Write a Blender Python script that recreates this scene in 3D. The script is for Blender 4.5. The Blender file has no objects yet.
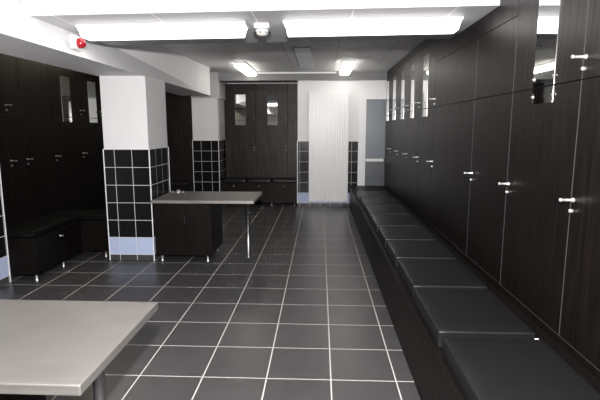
import bpy, bmesh, math, random
from mathutils import Matrix, Vector
random.seed(4)
S = bpy.context.scene
COL = S.collection
PI = math.pi

# ------------------------------------------------------------------ materials
def new_mat(name):
    m = bpy.data.materials.new(name); m.use_nodes = True
    nt = m.node_tree; b = nt.nodes['Principled BSDF']
    return m, nt, b

def plain(name, col, rough=0.5, metal=0.0, spec=0.5, noise=0.0, scale=30, bump=0.0):
    m, nt, b = new_mat(name)
    b.inputs['Base Color'].default_value = (*col, 1)
    b.inputs['Roughness'].default_value = rough
    b.inputs['Metallic'].default_value = metal
    b.inputs['Specular IOR Level'].default_value = spec
    if noise or bump:
        tc = nt.nodes.new('ShaderNodeTexCoord'); n = nt.nodes.new('ShaderNodeTexNoise')
        n.inputs['Scale'].default_value = scale; n.inputs['Detail'].default_value = 4
        nt.links.new(tc.outputs['Object'], n.inputs['Vector'])
        if noise:
            mr = nt.nodes.new('ShaderNodeMapRange')
            mr.inputs['To Min'].default_value = 1 - noise; mr.inputs['To Max'].default_value = 1 + noise
            nt.links.new(n.outputs['Fac'], mr.inputs['Value'])
            mx = nt.nodes.new('ShaderNodeVectorMath'); mx.operation = 'SCALE'
            mx.inputs[0].default_value = col
            nt.links.new(mr.outputs[0], mx.inputs['Scale'])
            nt.links.new(mx.outputs[0], b.inputs['Base Color'])
        if bump:
            bp = nt.nodes.new('ShaderNodeBump'); bp.inputs['Strength'].default_value = bump
            bp.inputs['Distance'].default_value = 0.01
            nt.links.new(n.outputs['Fac'], bp.inputs['Height']); nt.links.new(bp.outputs[0], b.inputs['Normal'])
    return m

def emit(name, col, strength):
    m, nt, b = new_mat(name)
    b.inputs['Base Color'].default_value = (*col, 1)
    b.inputs['Emission Color'].default_value = (*col, 1)
    b.inputs['Emission Strength'].default_value = strength
    return m

def M(nt, op, a, b=None):
    n = nt.nodes.new('ShaderNodeMath'); n.operation = op
    for i, v in enumerate((a, b)):
        if v is None: continue
        if isinstance(v, (int, float)): n.inputs[i].default_value = v
        else: nt.links.new(v, n.inputs[i])
    return n.outputs[0]

def grid_line(nt, coord, origin, pitch, width):
    t = M(nt, 'DIVIDE', M(nt, 'SUBTRACT', coord, origin), pitch)
    fr = M(nt, 'FRACT', M(nt, 'ADD', t, 0.5))
    d = M(nt, 'ABSOLUTE', M(nt, 'SUBTRACT', fr, 0.5))
    return M(nt, 'LESS_THAN', d, width / 2 / pitch)

def mixc(nt, fac, a, b):
    n = nt.nodes.new('ShaderNodeMix'); n.data_type = 'RGBA'
    if isinstance(fac, (int, float)): n.inputs[0].default_value = fac
    else: nt.links.new(fac, n.inputs[0])
    for k, v in ((6, a), (7, b)):
        if isinstance(v, tuple): n.inputs[k].default_value = (*v, 1)
        else: nt.links.new(v, n.inputs[k])
    return n.outputs[2]

def world_xyz(nt):
    g = nt.nodes.new('ShaderNodeNewGeometry'); s = nt.nodes.new('ShaderNodeSeparateXYZ')
    nt.links.new(g.outputs['Position'], s.inputs[0]); return g, s.outputs

def floor_mat():
    m, nt, b = new_mat('slate floor tile')
    g, xyz = world_xyz(nt)
    lx = grid_line(nt, xyz[0], 0.077, 0.4035, 0.008)
    ly = grid_line(nt, xyz[1], 2.700, 0.4133, 0.008)
    line = M(nt, 'MAXIMUM', lx, ly)
    cx = M(nt, 'FLOOR', M(nt, 'DIVIDE', M(nt, 'SUBTRACT', xyz[0], 0.077), 0.4035))
    cy = M(nt, 'FLOOR', M(nt, 'DIVIDE', M(nt, 'SUBTRACT', xyz[1], 2.70), 0.4133))
    cv = nt.nodes.new('ShaderNodeCombineXYZ'); nt.links.new(cx, cv.inputs[0]); nt.links.new(cy, cv.inputs[1])
    wn = nt.nodes.new('ShaderNodeTexWhiteNoise'); nt.links.new(cv.outputs[0], wn.inputs['Vector'])
    n = nt.nodes.new('ShaderNodeTexNoise'); n.inputs['Scale'].default_value = 9; n.inputs['Detail'].default_value = 6
    nt.links.new(g.outputs['Position'], n.inputs['Vector'])
    f = M(nt, 'ADD', M(nt, 'MULTIPLY', n.outputs['Fac'], 0.7), M(nt, 'MULTIPLY', wn.outputs['Value'], 0.3))
    tile = mixc(nt, f, (0.030, 0.029, 0.030), (0.060, 0.058, 0.060))
    nt.links.new(mixc(nt, line, tile, (0.42, 0.40, 0.38)), b.inputs['Base Color'])
    r = M(nt, 'ADD', M(nt, 'MULTIPLY', line, 0.4), M(nt, 'ADD', 0.27, M(nt, 'MULTIPLY', n.outputs['Fac'], 0.12)))
    nt.links.new(r, b.inputs['Roughness'])
    b.inputs['Specular IOR Level'].default_value = 0.45
    bp = nt.nodes.new('ShaderNodeBump'); bp.inputs['Strength'].default_value = 0.25; bp.inputs['Distance'].default_value = 0.003
    nt.links.new(M(nt, 'SUBTRACT', M(nt, 'MULTIPLY', n.outputs['Fac'], 0.4), line), bp.inputs['Height'])
    nt.links.new(bp.outputs[0], b.inputs['Normal'])
    return m

def wall_tile_mat(name, ox, oy):
    """black glazed square tiles, one pale blue row at the foot, floor-tile skirting under it"""
    m, nt, b = new_mat(name)
    g, xyz = world_xyz(nt)
    s = nt.nodes.new('ShaderNodeSeparateXYZ'); nt.links.new(g.outputs['True Normal'], s.inputs[0])
    fx = M(nt, 'LESS_THAN', M(nt, 'ABSOLUTE', s.outputs[0]), 0.5)      # faces that run along x
    fy = M(nt, 'SUBTRACT', 1.0, fx)
    lx = M(nt, 'MULTIPLY', grid_line(nt, xyz[0], ox, 0.2035, 0.006), fx)
    ly = M(nt, 'MULTIPLY', grid_line(nt, xyz[1], oy, 0.2100, 0.006), fy)
    lz = grid_line(nt, xyz[2], 0.072, 0.2065, 0.006)
    line = M(nt, 'MAXIMUM', M(nt, 'MAXIMUM', lx, ly), lz)
    blue = M(nt, 'LESS_THAN', xyz[2], 0.2785)
    skirt = M(nt, 'LESS_THAN', xyz[2], 0.071)
    c = mixc(nt, blue, (0.006, 0.006, 0.0065), (0.34, 0.40, 0.56))
    c = mixc(nt, skirt, c, (0.045, 0.043, 0.045))
    nt.links.new(mixc(nt, line, c, (0.50, 0.50, 0.50)), b.inputs['Base Color'])
    nt.links.new(M(nt, 'ADD', 0.22, M(nt, 'MULTIPLY', line, 0.5)), b.inputs['Roughness'])
    b.inputs['Specular IOR Level'].default_value = 0.16
    return m

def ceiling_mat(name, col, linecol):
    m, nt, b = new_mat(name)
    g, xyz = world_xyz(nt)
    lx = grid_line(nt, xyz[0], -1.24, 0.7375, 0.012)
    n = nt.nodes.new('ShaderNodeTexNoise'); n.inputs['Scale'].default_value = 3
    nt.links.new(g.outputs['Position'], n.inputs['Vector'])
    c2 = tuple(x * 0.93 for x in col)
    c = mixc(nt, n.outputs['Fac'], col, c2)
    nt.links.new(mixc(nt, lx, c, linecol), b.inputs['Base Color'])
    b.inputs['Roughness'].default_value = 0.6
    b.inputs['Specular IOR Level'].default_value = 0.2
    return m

def wood_mat(name, dark, light, rough=0.42, spec=0.45):
    m, nt, b = new_mat(name)
    tc = nt.nodes.new('ShaderNodeTexCoord'); oi = nt.nodes.new('ShaderNodeObjectInfo')
    mp = nt.nodes.new('ShaderNodeMapping'); mp.inputs['Scale'].default_value = (55, 55, 2.2)
    off = nt.nodes.new('ShaderNodeVectorMath'); off.operation = 'ADD'
    cv = nt.nodes.new('ShaderNodeCombineXYZ')
    for k in range(3): nt.links.new(M(nt, 'MULTIPLY', oi.outputs['Random'], 7.0 + k), cv.inputs[k])
    nt.links.new(tc.outputs['Object'], off.inputs[0]); nt.links.new(cv.outputs[0], off.inputs[1])
    nt.links.new(off.outputs[0], mp.inputs['Vector'])
    n = nt.nodes.new('ShaderNodeTexNoise'); n.inputs['Scale'].default_value = 1; n.inputs['Detail'].default_value = 5
    nt.links.new(mp.outputs[0], n.inputs['Vector'])
    r = nt.nodes.new('ShaderNodeMapRange'); r.inputs['From Min'].default_value = 0.3; r.inputs['From Max'].default_value = 0.7
    nt.links.new(n.outputs['Fac'], r.inputs['Value'])
    nt.links.new(mixc(nt, r.outputs[0], dark, light), b.inputs['Base Color'])
    b.inputs['Roughness'].default_value = rough
    b.inputs['Specular Tint'].default_value = (1.0, 0.90, 0.86, 1)
    sp = nt.nodes.new('ShaderNodeMapRange'); sp.inputs['To Min'].default_value = spec * 0.72; sp.inputs['To Max'].default_value = spec * 1.34
    nt.links.new(r.outputs[0], sp.inputs['Value']); nt.links.new(sp.outputs[0], b.inputs['Specular IOR Level'])
    bp = nt.nodes.new('ShaderNodeBump'); bp.inputs['Strength'].default_value = 0.15; bp.inputs['Distance'].default_value = 0.002
    nt.links.new(n.outputs['Fac'], bp.inputs['Height']); nt.links.new(bp.outputs[0], b.inputs['Normal'])
    return m

def steel_mat():
    m, nt, b = new_mat('brushed steel')
    tc = nt.nodes.new('ShaderNodeTexCoord')
    mp = nt.nodes.new('ShaderNodeMapping'); mp.inputs['Scale'].default_value = (3, 120, 40)
    n = nt.nodes.new('ShaderNodeTexNoise'); n.inputs['Scale'].default_value = 1; n.inputs['Detail'].default_value = 3
    nt.links.new(tc.outputs['Object'], mp.inputs['Vector']); nt.links.new(mp.outputs[0], n.inputs['Vector'])
    n2 = nt.nodes.new('ShaderNodeTexNoise'); n2.inputs['Scale'].default_value = 5
    nt.links.new(tc.outputs['Object'], n2.inputs['Vector'])
    f = M(nt, 'ADD', M(nt, 'MULTIPLY', n.outputs['Fac'], 0.5), M(nt, 'MULTIPLY', n2.outputs['Fac'], 0.5))
    nt.links.new(mixc(nt, f, (0.16, 0.153, 0.146), (0.33, 0.315, 0.30)), b.inputs['Base Color'])
    b.inputs['Metallic'].default_value = 0.8
    nt.links.new(M(nt, 'ADD', 0.36, M(nt, 'MULTIPLY', n.outputs['Fac'], 0.16)), b.inputs['Roughness'])
    return m

WOOD = wood_mat('wenge wood', (0.0022, 0.0017, 0.0016), (0.0060, 0.0044, 0.0042), 0.40, 0.24)
WOODL = wood_mat('wenge wood left shaded', (0.003, 0.0025, 0.0022), (0.004, 0.003, 0.0028), 0.40, 0.09)  # dimmer copy of the wood, shade of the left side put into it
CARC = plain('carcass black', (0.006, 0.005, 0.005), 0.6)
PANEL = wood_mat('dark brown board', (0.0025, 0.0019, 0.0018), (0.0052, 0.0038, 0.0036), 0.45, 0.13)
LEATHER = plain('black leatherette', (0.0055, 0.0055, 0.006), 0.37, 0, 0.28, 0.25, 14, 0.12)
LEATHERD = plain('black leatherette shaded', (0.003, 0.003, 0.003), 0.42, 0, 0.12, 0.25, 14, 0.12)  # darker copy of the leatherette, left-hand shade put into the colour
STEEL = steel_mat()
CHROME = plain('chrome', (0.60, 0.60, 0.60), 0.30, 0.75)
LEGM = plain('leg metal', (0.34, 0.34, 0.36), 0.3, 1.0)
DIMM = plain('shaded chrome', (0.16, 0.16, 0.16), 0.45, 0.6)  # chrome darkened for the left knobs, their shade set in the colour
SATIN = plain('satin metal', (0.55, 0.55, 0.55), 0.35, 0.9)
EDGE = plain('edge banding', (0.05, 0.048, 0.048), 0.4, 0.3)
MIRROR = plain('mirror glass', (0.80, 0.81, 0.80), 0.03, 1.0)
WHITE = plain('white paint', (0.73, 0.73, 0.74), 0.55, 0, 0.3, 0.03, 4)
GREYP = plain('grey ceiling and shade', (0.42, 0.42, 0.43), 0.6, 0, 0.2, 0.05, 4)  # ceiling grey, also painted shade on the far crossbeam and pillar side
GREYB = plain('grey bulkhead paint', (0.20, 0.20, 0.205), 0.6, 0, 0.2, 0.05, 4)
PILLARW = plain('pillar paint', (0.60, 0.60, 0.61), 0.55, 0, 0.3, 0.03, 4)
WHITEM = plain('white enamel', (0.78, 0.78, 0.79), 0.3, 0, 0.5, 0.02, 6)
RADM = plain('radiator enamel', (0.72, 0.72, 0.73), 0.32, 0, 0.5, 0.02, 6)
TRIMW = plain('white corner trim', (0.72, 0.72, 0.74), 0.35)
RED = plain('red lens', (0.28, 0.008, 0.016), 0.2)
BLACKP = plain('black plastic', (0.015, 0.015, 0.016), 0.4)
CABW = plain('white plastic', (0.75, 0.75, 0.74), 0.4)
DETM = plain('detector plastic', (0.50, 0.50, 0.49), 0.4)
HATCH = plain('pale grey panel', (0.88, 0.90, 0.96), 0.5)
GLASS = plain('frosted door glass', (0.125, 0.145, 0.175), 0.28, 0, 0.5, 0.12, 2)
GLASSD = plain('dark door panel', (0.055, 0.063, 0.073), 0.35, 0, 0.5, 0.1, 2)
FLOOR = floor_mat()
TILE = wall_tile_mat('pillar tiles', -1.953, 5.26)
TILEB = wall_tile_mat('back wall tiles', -0.40, 9.2)
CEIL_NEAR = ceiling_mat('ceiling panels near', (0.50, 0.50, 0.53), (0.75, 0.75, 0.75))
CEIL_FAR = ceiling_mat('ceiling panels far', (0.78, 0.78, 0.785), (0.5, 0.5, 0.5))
TUBE = emit('lit diffuser', (1.0, 0.985, 0.95), 3.0)
TUBE2 = emit('lit diffuser rear', (1.0, 0.96, 0.88), 9.0)
TUBE3 = emit('lit diffuser added', (1.0, 0.97, 0.93), 3.0)  # diffuser of the lamps added out of view

TUBE4 = emit('lit diffuser alcove', (1.0, 0.88, 0.68), 9.0)

# ------------------------------------------------------------------ geometry helpers
def box(bm, x0, x1, y0, y1, z0, z1, bev=0.0, seg=1):
    r = bmesh.ops.create_cube(bm, size=1.0)
    vs = r['verts']
    for v in vs:
        v.co = Vector(((x0 + x1) / 2 + v.co.x * (x1 - x0), (y0 + y1) / 2 + v.co.y * (y1 - y0), (z0 + z1) / 2 + v.co.z * (z1 - z0)))
    if bev:
        es = list({e for v in vs for e in v.link_edges})
        bmesh.ops.bevel(bm, geom=es, offset=bev, segments=seg, affect='EDGES', profile=0.5)

def lathe(bm, prof, mat=None, seg=20):
    """prof: list of (radius, z) revolved about local z, then moved by mat"""
    rings = []
    for r, z in prof:
        rings.append([bm.verts.new((r * math.cos(2 * PI * k / seg), r * math.sin(2 * PI * k / seg), z)) for k in range(seg)])
    for a, b in zip(rings, rings[1:]):
        for k in range(seg):
            bm.faces.new((a[k], a[(k + 1) % seg], b[(k + 1) % seg], b[k]))
    bm.faces.new(list(reversed(rings[0]))); bm.faces.new(rings[-1])
    if mat is not None:
        bmesh.ops.transform(bm, matrix=mat, verts=[v for rg in rings for v in rg])

def obj(name, bm, mat, parent=None, smooth=False):
    bmesh.ops.recalc_face_normals(bm, faces=bm.faces)
    me = bpy.data.meshes.new(name); bm.to_mesh(me); bm.free()
    me.materials.append(mat)
    if smooth:
        for p in me.polygons: p.use_smooth = True
    o = bpy.data.objects.new(name, me); COL.objects.link(o)
    if parent is not None: o.parent = parent
    return o

def bx(name, mat, parent, x0, x1, y0, y1, z0, z1, bev=0.0, seg=1):
    bm = bmesh.new(); box(bm, x0, x1, y0, y1, z0, z1, bev, seg)
    return obj(name, bm, mat, parent)

def thing(name, label, cat, loc=(0, 0, 0), rz=0.0, group=None):
    o = bpy.data.objects.new(name, None); COL.objects.link(o)
    o.empty_display_size = 0.1
    o.location = loc; o.rotation_euler = (0, 0, rz)
    o['label'] = label; o['category'] = cat
    if group: o['group'] = group
    return o

def struct(name, bm, mat, parent=None):
    o = obj(name, bm, mat, parent)
    if parent is None: o['kind'] = 'structure'
    return o

def sbx(name, mat, x0, x1, y0, y1, z0, z1, parent=None, bev=0.0):
    bm = bmesh.new(); box(bm, x0, x1, y0, y1, z0, z1, bev)
    return struct(name, bm, mat, parent)

RX = Matrix.Rotation(PI / 2, 4, 'X')     # local z -> -y : an axis that sticks out of a front face

# ------------------------------------------------------------------ the setting
XL = 1.259          # front plane of the right-hand lockers
YB = 9.2            # back wall
ZF = 2.62           # ceiling at the back
ZN = 2.78           # ceiling over the camera
XR, XW, YN, YE = 1.80, -4.0, -2.2, 10.3

sbx('floor', FLOOR, XW, XR, YN, YE, -0.1, 0)
sbx('wall_right', WHITE, XR, XR + .1, YN, YE, 0, 2.95)
sbx('wall_left', WHITE, XW - .1, XW, YN, YE, 0, 2.95)
sbx('wall_near', WHITE, XW, XR, YN - .1, YN, 0, 2.95)
sbx('wall_niche', WHITE, XW, -0.44, YE, YE + .1, 0, 2.95)
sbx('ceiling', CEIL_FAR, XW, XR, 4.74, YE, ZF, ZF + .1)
sbx('ceiling_alcove', GREYP, XW, -2.2, 3.5, 4.74, ZF, ZF + .1)
sbx('ceiling_near', WHITE, XW, XR, YN, 3.50, ZN, ZN + .1)

# lowered ceiling strip that carries the two long lamps (falls slightly to the left as in the photo)
def slab_z(x): return 2.37 + (x + 1.97) / 3.23 * 0.035
bm = bmesh.new()
ys = (3.50, 4.74)
vs = {}
for i, x in enumerate((-2.2, XL - .001)):
    for j, y in enumerate(ys):
        vs[i, j, 0] = bm.verts.new((x, y, slab_z(x))); vs[i, j, 1] = bm.verts.new((x, y, ZN + .1))
for f in ([(0,0,0),(1,0,0),(1,1,0),(0,1,0)], [(0,0,1),(1,0,1),(1,1,1),(0,1,1)], [(0,0,0),(1,0,0),(1,0,1),(0,0,1)],
          [(0,1,0),(1,1,0),(1,1,1),(0,1,1)], [(0,0,0),(0,1,0),(0,1,1),(0,0,1)], [(1,0,0),(1,1,0),(1,1,1),(1,0,1)]):
    bm.faces.new([vs[k] for k in f])
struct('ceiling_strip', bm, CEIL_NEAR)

# beam over the left pillars
BX0, BX1, BZ = -2.50, -1.97, 2.13
bm = bmesh.new()
box(bm, BX0, BX1, YN, 8.45, BZ, 2.95)
for v in bm.verts:
    if v.co.x > -2.2 and v.co.z > 2.5: v.co.x -= 0.60 * (8.45 - v.co.y) / 10.65     # the face leans back a little towards the ceiling
struct('ceiling_beam', bm, WHITE)
sbx('ceiling_crossbeam', GREYP, -2.53, -1.965, 9.19, 9.95, BZ, 2.95)  # grey colour carries the shade on this beam
# bulkhead at the far end
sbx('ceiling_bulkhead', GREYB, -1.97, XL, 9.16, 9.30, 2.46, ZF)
sbx('trim_1', CABW, -1.25, 0.30, 9.135, 9.16, 2.585, 2.612)

# back wall with radiator and door
sbx('wall_back', WHITE, -0.44, XR, YB, YE + .1, 0, 2.70)
t = sbx('wall_tiles', TILEB, -0.445, 0.745, YB - .012, YB, 0, 1.295)
sbx('corner_trim', TRIMW, -0.452, -0.438, YB - .018, YB, 0.06, 1.30, t)
sbx('corner_trim', TRIMW, 0.742, 0.752, YB - .016, YB, 0.06, 1.30, t)

def pillar(name, x0, x1, y0, y1, tile, top):
    p = sbx(name, PILLARW, x0 + .006, x1 - .006, y0 + .006, y1 - .006, 0, top)
    sbx('tile_cladding', tile, x0, x1, y0, y1, 0, 1.312, p)
    bm = bmesh.new()
    for x in (x0, x1):
        for y in (y0, y1):
            box(bm, x - .005, x + .005, y - .005, y + .005, 0.0, 1.314)
    struct('corner_trim', bm, TRIMW, p)
    return p
pillar('wall_pillar_middle', -2.485, -1.953, 5.26, 5.94, TILE, BZ)
pillar('wall_pillar_far', -2.53, -2.01, 9.2, 9.93, TILE, BZ)
pillar('wall_pillar_near', -3.70, -3.15, 4.25, 4.435, TILE, ZF)
sbx('pillar_side_shade', GREYP, -2.01, -1.992, 9.22, 9.93, 1.31, BZ)  # thin grey sheet painting the shaded side of the white far pillar

# door_1
d = sbx('door_1', TRIMW, 0.752, 0.885, YB - .035, YB, 0, 2.10)
sbx('door_frame', TRIMW, 0.752, XL + .3, YB - .035, YB, 2.10, 2.24, d)
sbx('door_leaf', GLASSD, 0.885, XL + .3, YB - .018, YB, 0.0, 2.10, d)
sbx('frosted_pane', GLASS, 0.892, XL + .3, YB - .024, YB - .018, 0.97, 2.085, d)
sbx('push_bar', CABW, 0.89, 1.235, YB - .075, YB - .045, 0.91, 0.965, d, 0.004)
bm = bmesh.new()
for x in (0.93, 1.19): box(bm, x - .012, x + .012, YB - .047, YB - .018, 0.925, 0.95)
struct('bar_bracket', bm, SATIN, d)

# ------------------------------------------------------------------ lockers
def knob_bm(L=0.070):
    bm = bmesh.new()
    lathe(bm, [(0.0125, 0), (0.0125, .006), (0.007, .012), (0.007, L - .014), (0.0095, L - .008), (0.0095, L)], RX, 14)
    return bm
def lock_bm():
    bm = bmesh.new(); lathe(bm, [(0.010, 0), (0.010, .016), (0.007, .020)], RX, 14); return bm
KNOB = knob_bm(); LOCK = lock_bm()
km = bpy.data.meshes.new('knob'); bmesh.ops.recalc_face_normals(KNOB, faces=KNOB.faces); KNOB.to_mesh(km); km.materials.append(CHROME)
lm = bpy.data.meshes.new('lock'); bmesh.ops.recalc_face_normals(LOCK, faces=LOCK.faces); LOCK.to_mesh(lm); lm.materials.append(CHROME)
KNOB.free(); LOCK.free()
km2, lm2 = km.copy(), lm.copy()
for me in (km2, lm2): me.materials[0] = DIMM
for me in (km, lm, km2, lm2):
    for p in me.polygons: p.use_smooth = True

def hardware(door, x, z, dim=False):
    y = 0.0
    k = bpy.data.objects.new('knob', km2 if dim else km); COL.objects.link(k); k.parent = door; k.location = (x, y, z); k['label'] = 'chrome spool knob'
    l = bpy.data.objects.new('lock', lm2 if dim else lm); COL.objects.link(l); l.parent = door; l.location = (x, y, z - .055); l['label'] = 'chrome lock cylinder'

def locker(label, loc, rz, w, ztop, zdoor, split, zbot, mirror=None, kx=None, zk=(1.86, 1.17), group=None, depth=0.5,
           wood=None, strip=False, upper_knob=True, lower_knob=True, plinth=0.0, mtop=2.41, mbot=1.69):
    """local axes: front face in y=0 looking to -y, x from 0 to w"""
    W = wood or WOOD
    t = thing('locker', label, 'locker', loc, rz, group)
    g = 0.0022
    bx('carcass', CARC, t, 0.001, w - .001, 0.021, depth, plinth, ztop)
    bx('kickboard', W, t, 0.001, w - .001, 0.004, 0.021, plinth, zbot - .006)
    if ztop > zdoor + .02:
        bx('top_panel', W, t, g, w - g, 0.0, 0.020, zdoor + .004, ztop - .002, 0.0012)
    lo = bx('lower_door', W, t, g, w - g, 0.0, 0.020, zbot, split - .002, 0.0012)
    up = bx('upper_door', W, t, g, w - g, 0.0, 0.020, split + .002, zdoor, 0.0012)
    if kx is not None:
        if upper_knob: hardware(up, kx, zk[0], W is WOODL)
        if lower_knob: hardware(lo, kx, zk[1], W is WOODL)
    if mirror:
        a, b = mirror
        m1 = bx('mirror', MIRROR, up, a, b, -0.004, 0.0, split + .004, mtop)
        m2 = bx('mirror', MIRROR, lo, a, b, -0.004, 0.0, mbot, split - .004)
        if strip:
            for m, z in ((m1, split + .05), (m2, split - .05)):
                for x in (a, b):
                    bx('mirror_clip', CHROME, m, x - .010, x + .010, -.009, -.003, z - .006, z + .006, .001)
    if strip:
        sx = w - g if strip == 'high' else g
        bx('edge_strip', EDGE, lo, sx - .0015, sx + .0015, -0.0012, 0.002, zbot, split - .002)
        bx('edge_strip', EDGE, lo, g, w - g, -0.0012, 0.002, zbot - .0015, zbot + .0015)
        bx('edge_strip', EDGE, up, sx - .0015, sx + .0015, -0.0012, 0.002, split + .002, zdoor)
    return t

# right-hand row: (Y near, Y far, mirror (Y near, Y far), blank top, knobs, label)
RROW = [
 (0.75, 1.56, None, ZN, 0, 'tall dark locker on the right wall beside the camera, beyond the picture edge'),
 (1.56, 2.36, (1.84, 2.06), ZN, 3, 'tall dark locker cut by the right picture edge, chrome knobs along its far edge'),
 (2.36, 3.17, (2.63, 2.875), ZN, 2, 'tall dark wooden locker with the large near mirror strip, largest of the mirrored ones'),
 (3.17, 3.93, None, 2.41, 2, 'dark wooden locker without mirror, beyond the large near mirror strip'),
 (3.93, 5.30, None, 2.41, 3, 'extra wide dark wooden locker with blank top panel, before the far mirror strips'),
 (5.30, 6.08, (5.64, 5.905), ZF, 3, 'dark wooden locker with the widest, nearest of the five far mirror strips'),
 (6.08, 6.85, (6.45, 6.66), ZF, 3, 'dark wooden locker with the second of the five far mirror strips'),
 (6.85, 7.66, (7.19, 7.45), ZF, 3, 'dark wooden locker with the middle one of the five far mirror strips'),
 (7.66, 8.45, (7.99, 8.29), ZF, 3, 'dark wooden locker with the fourth far mirror strip, second from the glazed door'),
 (8.45, 9.14, (8.79, 9.07), ZF, 0, 'dark wooden locker at the far end of the right row beside the glazed door'),
]
for a, b, mir, top, kn, lab in RROW:
    w = b - a
    zd = 2.262 if mir is None and a > 3 else (top if a < 3 else 2.52)
    if top > 2.5 and a < 3: top = min(top, ZN - .005); zd = top - .005
    if top == ZF: top = ZF - .005
    if top == 2.41: top = ZF - .005
    locker(lab, (XL, b, 0), -PI / 2, w, top, zd, 1.782, 0.475,
           (b - mir[1], b - mir[0]) if mir else None, min(.045, .016 * a - .001) if kn else None, zk=(1.885, 1.198) if a < 2 else (1.868, 1.185),
           upper_knob=kn == 3, strip='high' if a < 4 else False, group='lockers along the right wall')

# left-hand row
XLL = -3.42
LROW = [
 (4.45, 4.98, None, 0, 'plain dark locker just behind the near left pillar'),
 (4.98, 5.27, None, 3, 'narrow dark locker without mirror, first with knobs beyond the near left pillar'),
 (5.27, 5.87, None, 2, 'dark locker without mirror on the left, right before the two mirrored ones'),
 (5.87, 6.57, (6.14, 6.36), 2, 'dark locker on the left whose mirror strip is the one farther from the white pillar'),
 (6.57, 7.18, (6.86, 7.10), 3, 'dark locker on the left with the mirror strip closest to the white pillar'),
 (7.18, 7.90, None, 1, 'dark locker on the left, half hidden behind the white tiled pillar'),
]
for a, b, mir, kn, lab in LROW:
    locker(lab, (XLL, a, 0), PI / 2, b - a, ZF - .005, 2.36, 1.70, 0.475,
           (mir[0] - a, mir[1] - a) if mir else None, 0.03 if kn else None, zk=(1.80, 1.195),
           upper_knob=kn in (1, 3), lower_knob=kn in (2, 3), wood=WOODL, group='lockers along the left wall', mtop=2.235, mbot=1.635)

# lockers in the niche at the far end
YN2 = 9.75
for a, b, mir, lab in [(-1.99, -1.345, (-1.765, -1.545), 'dark locker in the far niche with mirror strip, left of its two mirrored ones'),
                       (-1.345, -0.68, (-1.09, -0.885), 'dark locker in the far niche with mirror strip, right of its two mirrored ones'),
                       (-0.68, -0.445, None, 'narrow dark locker without mirror in the far niche beside the white wall')]:
    w = b - a
    locker(lab, (a, YN2, 0), 0, w, 2.455, 2.33, 1.70, 0.475, (mir[0] - a, mir[1] - a) if mir else None,
           w - .03 if mir else None, zk=(1.775, 1.16), group='lockers in the far niche', mtop=2.238, mbot=1.615)
# bank seen between the two pillars
for a, b, lab in [(-3.38, -2.545, 'dark plain locker seen through the gap between the two white pillars')]:
    locker(lab, (a, 9.32, 0), 0, b - a, ZF - .005, 2.40, 1.70, 0.475, None, None, wood=WOOD)

# ------------------------------------------------------------------ benches and cushions
def foot_bm(x, y, h, r=0.0135):
    bm = bmesh.new(); lathe(bm, [(r * 1.25, 0), (r * 1.25, .006), (r, .010), (r, h)], Matrix.Translation((x, y, 0)), 14); return bm

def bench(label, loc, rz, w, d, ztop, units, zbot=0.075, knobs=False, feet=True, group=None, panel=None, feet_x=None):
    t = thing('storage_bench', label, 'bench', loc, rz, group)
    P = panel or PANEL
    bx('carcass', CARC, t, 0.002, w - .002, 0.02, d, zbot, ztop - .022)
    bx('side_panel', P, t, 0.0, 0.018, 0.018, d, zbot, ztop - .022)
    bx('side_panel', P, t, w - .018, w, 0.018, d, zbot, ztop - .022)
    u = w / units
    for k in range(units):
        fp = bx('drawer_front', P, t, k * u + .0015, (k + 1) * u - .0015, 0.0, 0.018, zbot, ztop - .025, .0012)
        if knobs:
            kk = bpy.data.objects.new('knob', km); COL.objects.link(kk); kk.parent = fp; kk.location = ((k + .5) * u, 0, ztop - .075); kk.scale = (.9, .5, .9)
            kk['label'] = 'small chrome knob'
    bx('seat_board', P, t, -0.004, w + .004, -0.014, d, ztop - .022, ztop, .002)
    if feet:
        for x in feet_x or [min(max(k * u, .05), w - .05) for k in range(units + 1)]:
            obj('foot', foot_bm(x, .035, zbot), SATIN, t, True)
    return t

def cushion_mesh(w, d, h, seed):
    bm = bmesh.new()
    rnd = random.Random(seed)
    box(bm, 0, w, 0, d, 0, h)
    bmesh.ops.subdivide_edges(bm, edges=[e for e in bm.edges], cuts=7, use_grid_fill=True)
    for v in bm.verts:
        u, q = v.co.x / w, v.co.y / d
        if v.co.z > h - 1e-4:
            v.co.z += 0.006 * math.sin(PI * u) * math.sin(PI * q) + rnd.uniform(-.0007, .0007)
    # rounded rim
    es = [e for e in bm.edges if len(e.link_faces) == 2 and e.calc_face_angle(0) > 0.9]
    bmesh.ops.bevel(bm, geom=es, offset=.009, segments=3, affect='EDGES', profile=0.5)
    return bm

def cushion(label, loc, rz, w, d, h, seed, group, tag=False, mat=None):
    o = obj('seat_cushion', cushion_mesh(w, d, h, seed), mat or LEATHER, None, True)
    o.location = loc; o.rotation_euler = (0, 0, rz)
    o['label'] = label; o['category'] = 'cushion'; o['group'] = group
    if tag:
        tg = bx('care_tag', CABW, o, -0.012, 0.010, d - .035, d - .028, 0.004, 0.012); tg['label'] = 'small white tag'
    return o

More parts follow.
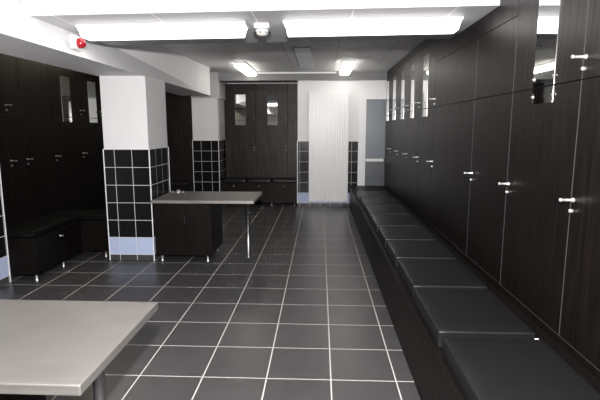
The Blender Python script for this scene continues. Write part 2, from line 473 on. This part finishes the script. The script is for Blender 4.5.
# long bench on the right, front panel X .585
RB0, RB1, RBT = 0.72, 9.13, 0.435
bench('long dark wooden bench under the row of black cushions along the right lockers', (0.590, RB1, 0), -PI / 2, RB1 - RB0,
      XL + .004 - .590 - .008, RBT, 6, zbot=0.0, feet=False)
edges = [v - .068 for v in (0.90, 1.575, 2.265, 2.96, 3.65, 4.275, 4.91, 5.61, 6.28, 6.97, 7.69, 8.39, 9.10)]
lab = ['black padded cushion at the near end of the right bench, below the picture edge',
       'large black padded cushion cut by the lower right picture edge, nearer than the white-tagged one',
       'black padded cushion with a tiny white tag at its corner on the right bench',
       'black padded cushion directly beyond the one with the white tag on the right bench',
       'second black cushion beyond the white-tagged one on the right bench',
       'third black cushion beyond the white-tagged one on the right bench',
       'fourth black cushion from the far end of the right bench',
       'third black cushion from the far end of the right bench',
       'black cushion second from the far end of the right bench',
       'last black cushion at the far end of the right bench, nearest the glazed door']
for i in range(10):
    a, b = edges[i], edges[i + 1]
    cushion(lab[i], (0.612 + random.uniform(-.004, .004), b, RBT + .001), -PI / 2 + random.uniform(-.004, .004), b - a - .068, 0.485, 0.094, i,
            'black cushions on the right bench', tag=False)
tg = None
for o in COL.objects:
    if o.get('label', '').find('tiny white tag') >= 0:
        q = bx('care_tag', CABW, o, 0.608, 0.618, 0.486, 0.508, 0.052, 0.056); q['label'] = 'small white tag'

# left benches
bench('dark bench on chrome feet along the left lockers', (-2.86, 4.445, 0), PI / 2, 0.90, 0.545, 0.455, 1, knobs=True, panel=WOODL, feet_x=[.03, .53])
bench('short dark bench end panel on a chrome foot against the white tiled pillar', (-3.40, 5.365, 0), 0, 0.900, 0.46, 0.455, 1, panel=PANEL, feet_x=[.06, .80])
cushion('black cushion on the dark bench along the left lockers', (-2.89, 4.465, .456), PI / 2, 0.87, 0.49, .06, 31, 'cushions on the left benches', mat=LEATHERD)
cushion('black cushion on the short bench beside the white tiled pillar', (-3.37, 5.39, .456), 0, 0.86, 0.43, .06, 32, 'cushions on the left benches', mat=LEATHERD)

# niche bench at the far end
bench('dark bench on chrome feet in front of the far niche lockers', (-1.99, 9.25, 0), 0, 1.53, 0.49, 0.475, 3, knobs=True, zbot=.06)
for k, l in enumerate(('left cushion on the far niche bench', 'middle cushion on the far niche bench', 'right cushion on the far niche bench beside the white wall')):
    cushion('black ' + l, (-1.975 + k * .51, 9.27, .476), 0, 0.475, .46, .055, 40 + k, 'cushions on the far niche bench')
bench('dark bench seen between the two white pillars', (-3.36, 8.85, 0), 0, 0.80, 0.46, 0.455, 1, zbot=.06)
cushion('black cushion on the bench seen between the two white pillars', (-3.34, 8.87, .456), 0, .76, .43, .055, 50, 'cushion between the pillars')

# ------------------------------------------------------------------ steel topped tables
def table(label, x0, x1, y0, y1, z, post, cab, foot=True):
    t = thing('steel_table', label, 'table', ((x0 + x1) / 2, (y0 + y1) / 2, 0))
    ox, oy = (x0 + x1) / 2, (y0 + y1) / 2
    f = lambda a, b, c, d: (a - ox, b - ox, c - oy, d - oy)
    bx('tabletop', STEEL, t, *f(x0, x1, y0, y1), z - .038, z, .005, 3)
    bm = bmesh.new()
    lathe(bm, [(.030, 0), (.030, .006), (.022, .010), (.022, z - .05), (.034, z - .046), (.034, z - .038)], Matrix.Translation((post[0] - ox, post[1] - oy, 0)), 20)
    p = obj('leg', bm, LEGM, t, True); p['label'] = 'round satin metal leg'
    cx0, cx1, cy0, cy1 = cab
    c = bx('cabinet', PANEL, t, *f(cx0, cx1, cy0 + .018, cy1), 0.085, z - .038)
    mid = (cx0 + cx1) / 2 + .025
    for k, (a, b) in enumerate(((cx0, mid), (mid, cx1))):
        bx('door', PANEL, c, *f(a + .0015, b - .0015, cy0, cy0 + .018), 0.085, z - .045, .0012)
    h = bx('door_handle', LEGM, c, *f(mid - .003, mid + .003, cy0 - .012, cy0), 0.455, 0.55, .002); h['label'] = 'slim metal handle'
    for x in (cx0 + .06, cx1 - .06):
        for y in (cy0 + .05, cy1 - .06):
            obj('foot', foot_bm(x - ox, y - oy, .085), SATIN, c, True)
    return t
table('steel topped table with dark cabinet and single leg beside the white tiled pillar', -1.925, -0.745, 5.16, 5.93, 0.74,
      (-0.862, 5.47), (-1.91, -1.25, 5.20, 5.82))
table('large steel topped table in the near left corner of the picture', -1.95, -0.755, 1.335, 2.055, 0.745,
      (-0.830, 1.60), (-1.93, -1.27, 1.43, 1.95))

t = thing('chrome_tap', 'small round chrome fitting with two little dark knobs on the steel table by the pillar', 'fitting', (-1.80, 5.80, 0.7402))
bm = bmesh.new(); lathe(bm, [(.034, 0), (.034, .006), (.026, .016), (.022, .030), (.010, .036)], None, 20); obj('body', bm, CHROME, t, True)
for x in (-.075, .065):
    bm = bmesh.new(); lathe(bm, [(.013, 0), (.013, .014), (.008, .020)], Matrix.Translation((x, 0, 0)), 14); obj('knob', bm, SATIN, t, True)

# ------------------------------------------------------------------ radiator
t = thing('radiator', 'tall white ribbed panel radiator on the far wall', 'radiator', (0.165, YB - .013, 0.115))
bm = bmesh.new()
n = 24; x0, x1 = -.383, .383
prof = []
for k in range(n):
    a = x0 + (x1 - x0) * k / n; p = (x1 - x0) / n
    prof += [(a, -.070), (a + p * .12, -.082), (a + p * .78, -.082), (a + p * .90, -.070)]
prof.append((x1, -.070))
loop = prof + [(x1, -.030), (x0, -.030)]
lo = [bm.verts.new((x, y, 0)) for x, y in loop]; hi = [bm.verts.new((x, y, 2.10)) for x, y in loop]
bm.faces.new(list(reversed(lo))); bm.faces.new(hi)
for k in range(len(loop)):
    j = (k + 1) % len(loop); bm.faces.new((lo[k], lo[j], hi[j], hi[k]))
obj('ribbed_panel', bm, RADM, t)
bx('top_grille', RADM, t, x0, x1, -.070, -.028, 2.10, 2.118, .003)
for x in (-.30, .30):
    for z in (.25, 1.85):
        bx('wall_bracket', SATIN, t, x - .02, x + .02, -.032, 0.0, z, z + .06)
bm = bmesh.new(); lathe(bm, [(.011, -.060), (.011, .02), (.019, .022), (.019, .05)], Matrix.Translation((x1 - .05, -.05, -.052)), 12); obj('valve', bm, CHROME, t, True)

# ------------------------------------------------------------------ lamps
def long_lamp(label, x0, x1):
    xm = (x0 + x1) / 2; L = x1 - x0; z = slab_z(xm)
    t = thing('ceiling_lamp', label, 'lamp', (xm, 3.90, z), 0, 'long lamps under the lowered ceiling strip')
    t.rotation_euler = (0, -math.atan(0.035 / 3.23), 0)
    bx('housing', WHITEM, t, -L / 2, L / 2, -.10, .10, -.022, -.001, .003)
    bm = bmesh.new()
    # tapered prismatic diffuser
    sec = [(-.095, -.022), (-.092, -.080), (-.075, -.097), (.075, -.097), (.092, -.080), (.095, -.022)]
    a = [bm.verts.new((-L / 2 + .012 + (0.02 if zz < -.05 else 0), y, zz)) for y, zz in sec]
    b = [bm.verts.new((L / 2 - .012 - (0.02 if zz < -.05 else 0), y, zz)) for y, zz in sec]
    bm.faces.new(a); bm.faces.new(list(reversed(b)))
    for k in range(6): bm.faces.new((a[k], a[(k + 1) % 6], b[(k + 1) % 6], b[k]))
    obj('diffuser', bm, TUBE, t)
    return t
long_lamp('long lit white lamp under the lowered ceiling, left of the smoke detector', -1.96, -0.595)
long_lamp('long lit white lamp under the lowered ceiling, right of the smoke detector', -0.30, 1.10)

def rear_lamp(label, x, y0, y1, zc=ZF, w=.19, m=TUBE2, g='lamps on the far ceiling'):
    t = thing('ceiling_lamp', label, 'lamp', (x, (y0 + y1) / 2, zc), 0, g)
    L = y1 - y0
    bx('housing', WHITEM, t, -w / 2 - .006, w / 2 + .006, -L / 2, L / 2, -.03, -.001, .003)
    bx('diffuser', m, t, -w / 2, w / 2, -L / 2 + .015, L / 2 - .015, -.085, -.03, .02, 3)
rear_lamp('lit lamp on the far ceiling at left, above the far niche lockers', -1.315, 7.75, 9.08)
rear_lamp('lit lamp on the far ceiling at right, above the radiator', 0.445, 7.65, 9.0)
rear_lamp('lit lamp on the alcove ceiling over the left lockers', -2.95, 5.3, 7.2, ZF, .19, TUBE4, 'lamp in the left alcove')
rear_lamp('added lamp out of view above the camera, left', -1.1, 0.35, 1.75, ZN, .22, TUBE3, 'added lamps above the camera')  # unseen lamps added to light the near table and ceiling face
rear_lamp('added lamp out of view above the camera, right', 0.4, 0.35, 1.75, ZN, .22, TUBE3, 'added lamps above the camera')

# smoke detector
zs = slab_z(-.475)
t = thing('smoke_detector', 'white smoke detector on the lowered ceiling between the two long lamps', 'smoke detector', (-.475, 3.92, zs))
bm = bmesh.new(); box(bm, -.062, .062, -.062, .062, -.045, -.0005, .01, 2); obj('base', bm, DETM, t)
bm = bmesh.new(); lathe(bm, [(.052, -.045), (.054, -.060), (.044, -.082), (.026, -.094), (.008, -.096)], None, 24); obj('head', bm, DETM, t, True)
for s in (-1, 1):
    b = bx('side_clip', BLACKP, t, s * .058 - .011, s * .058 + .011, -.02, .02, -.070, -.045, .003); b['label'] = 'black side clip'
bm = bmesh.new()
for k in range(6):
    a = k * PI / 3 + .3; m = Matrix.Rotation(a, 4, 'Z')
    r = bmesh.ops.create_cube(bm, size=1)
    for v in r['verts']: v.co = m @ Vector((.0465 + v.co.x * .006, v.co.y * .024, -.072 + v.co.z * .008))
obj('vent_slots', bm, BLACKP, t)

# red alarm beacon on the beam
t = thing('alarm_beacon', 'red alarm beacon in a white base on the white beam at upper left', 'alarm', (BX1 - .031, 3.86, 2.235))
RYm = Matrix.Rotation(PI / 2, 4, 'Y')
bm = bmesh.new(); box(bm, 0, .032, -.095, .055, -.055, .055, .012, 2); obj('base', bm, CABW, t)
bm = bmesh.new(); lathe(bm, [(.042, 0.03), (.042, .045), (.036, .068), (.022, .082), (.006, .086)], RYm @ Matrix.Translation((0, 0, 0)), 20); obj('red_lens', bm, RED, t, True)['label'] = 'red domed lens'

# ceiling access panel
t = thing('access_panel', 'narrow pale grey panel fixed flat under the far ceiling', 'ceiling panel', (-.25, 7.38, ZF))
bx('panel', HATCH, t, -.11, .11, -.93, .93, -.030, -.004, .003)
bx('shadow_frame', BLACKP, t, -.128, .11, -.93, .97, -.006, 0)  # black margin on the left and far sides paints the panel's flash shadow

# ------------------------------------------------------------------ lights
def area(name, loc, size, power, rot=(0, 0, 0), col=(1, 1, 1)):
    l = bpy.data.lights.new(name, 'AREA'); l.shape = 'RECTANGLE'; l.size, l.size_y = size; l.energy = power; l.color = col
    o = bpy.data.objects.new(name, l); o.location = loc; o.rotation_euler = rot; COL.objects.link(o); return o
fl = bpy.data.lights.new('camera_flash', 'SPOT'); fl.spot_size = math.radians(150); fl.spot_blend = 0.4; fl.energy = 1350; fl.shadow_soft_size = 0.03; fl.color = (1.0, 0.97, 0.95)
fo = bpy.data.objects.new('camera_flash', fl); fo.location = (0.0, -0.02, 1.85); fo.rotation_euler = (math.radians(86), 0, 0); COL.objects.link(fo)

w = bpy.data.worlds.new('world'); S.world = w; w.use_nodes = True
w.node_tree.nodes['Background'].inputs[0].default_value = (0.5, 0.5, 0.5, 1)
w.node_tree.nodes['Background'].inputs[1].default_value = 0.02

# ------------------------------------------------------------------ camera (height 1.55 m, pitched about 8.7 degrees down)
F = 465.0
def nrm(v): v = Vector(v); v.normalize(); return v
Yc = nrm((20.2, 71.7, -F))
z = Vector((0, 1, 0)); z.z = -(Yc.y) / Yc.z; Zc = nrm(z); Xc = Yc.cross(Zc)
R = Matrix((Xc, Yc, Zc)).to_4x4()
cam = bpy.data.cameras.new('camera'); cam.sensor_width = 36; cam.lens = F * 36 / 600; cam.clip_start = .02
co = bpy.data.objects.new('camera', cam); COL.objects.link(co)
co.matrix_world = Matrix.Translation((0, 0, 1.55)) @ R
S.camera = co
S.view_settings.view_transform = 'Standard'
S.view_settings.look = 'None'
S.view_settings.exposure = 0.0
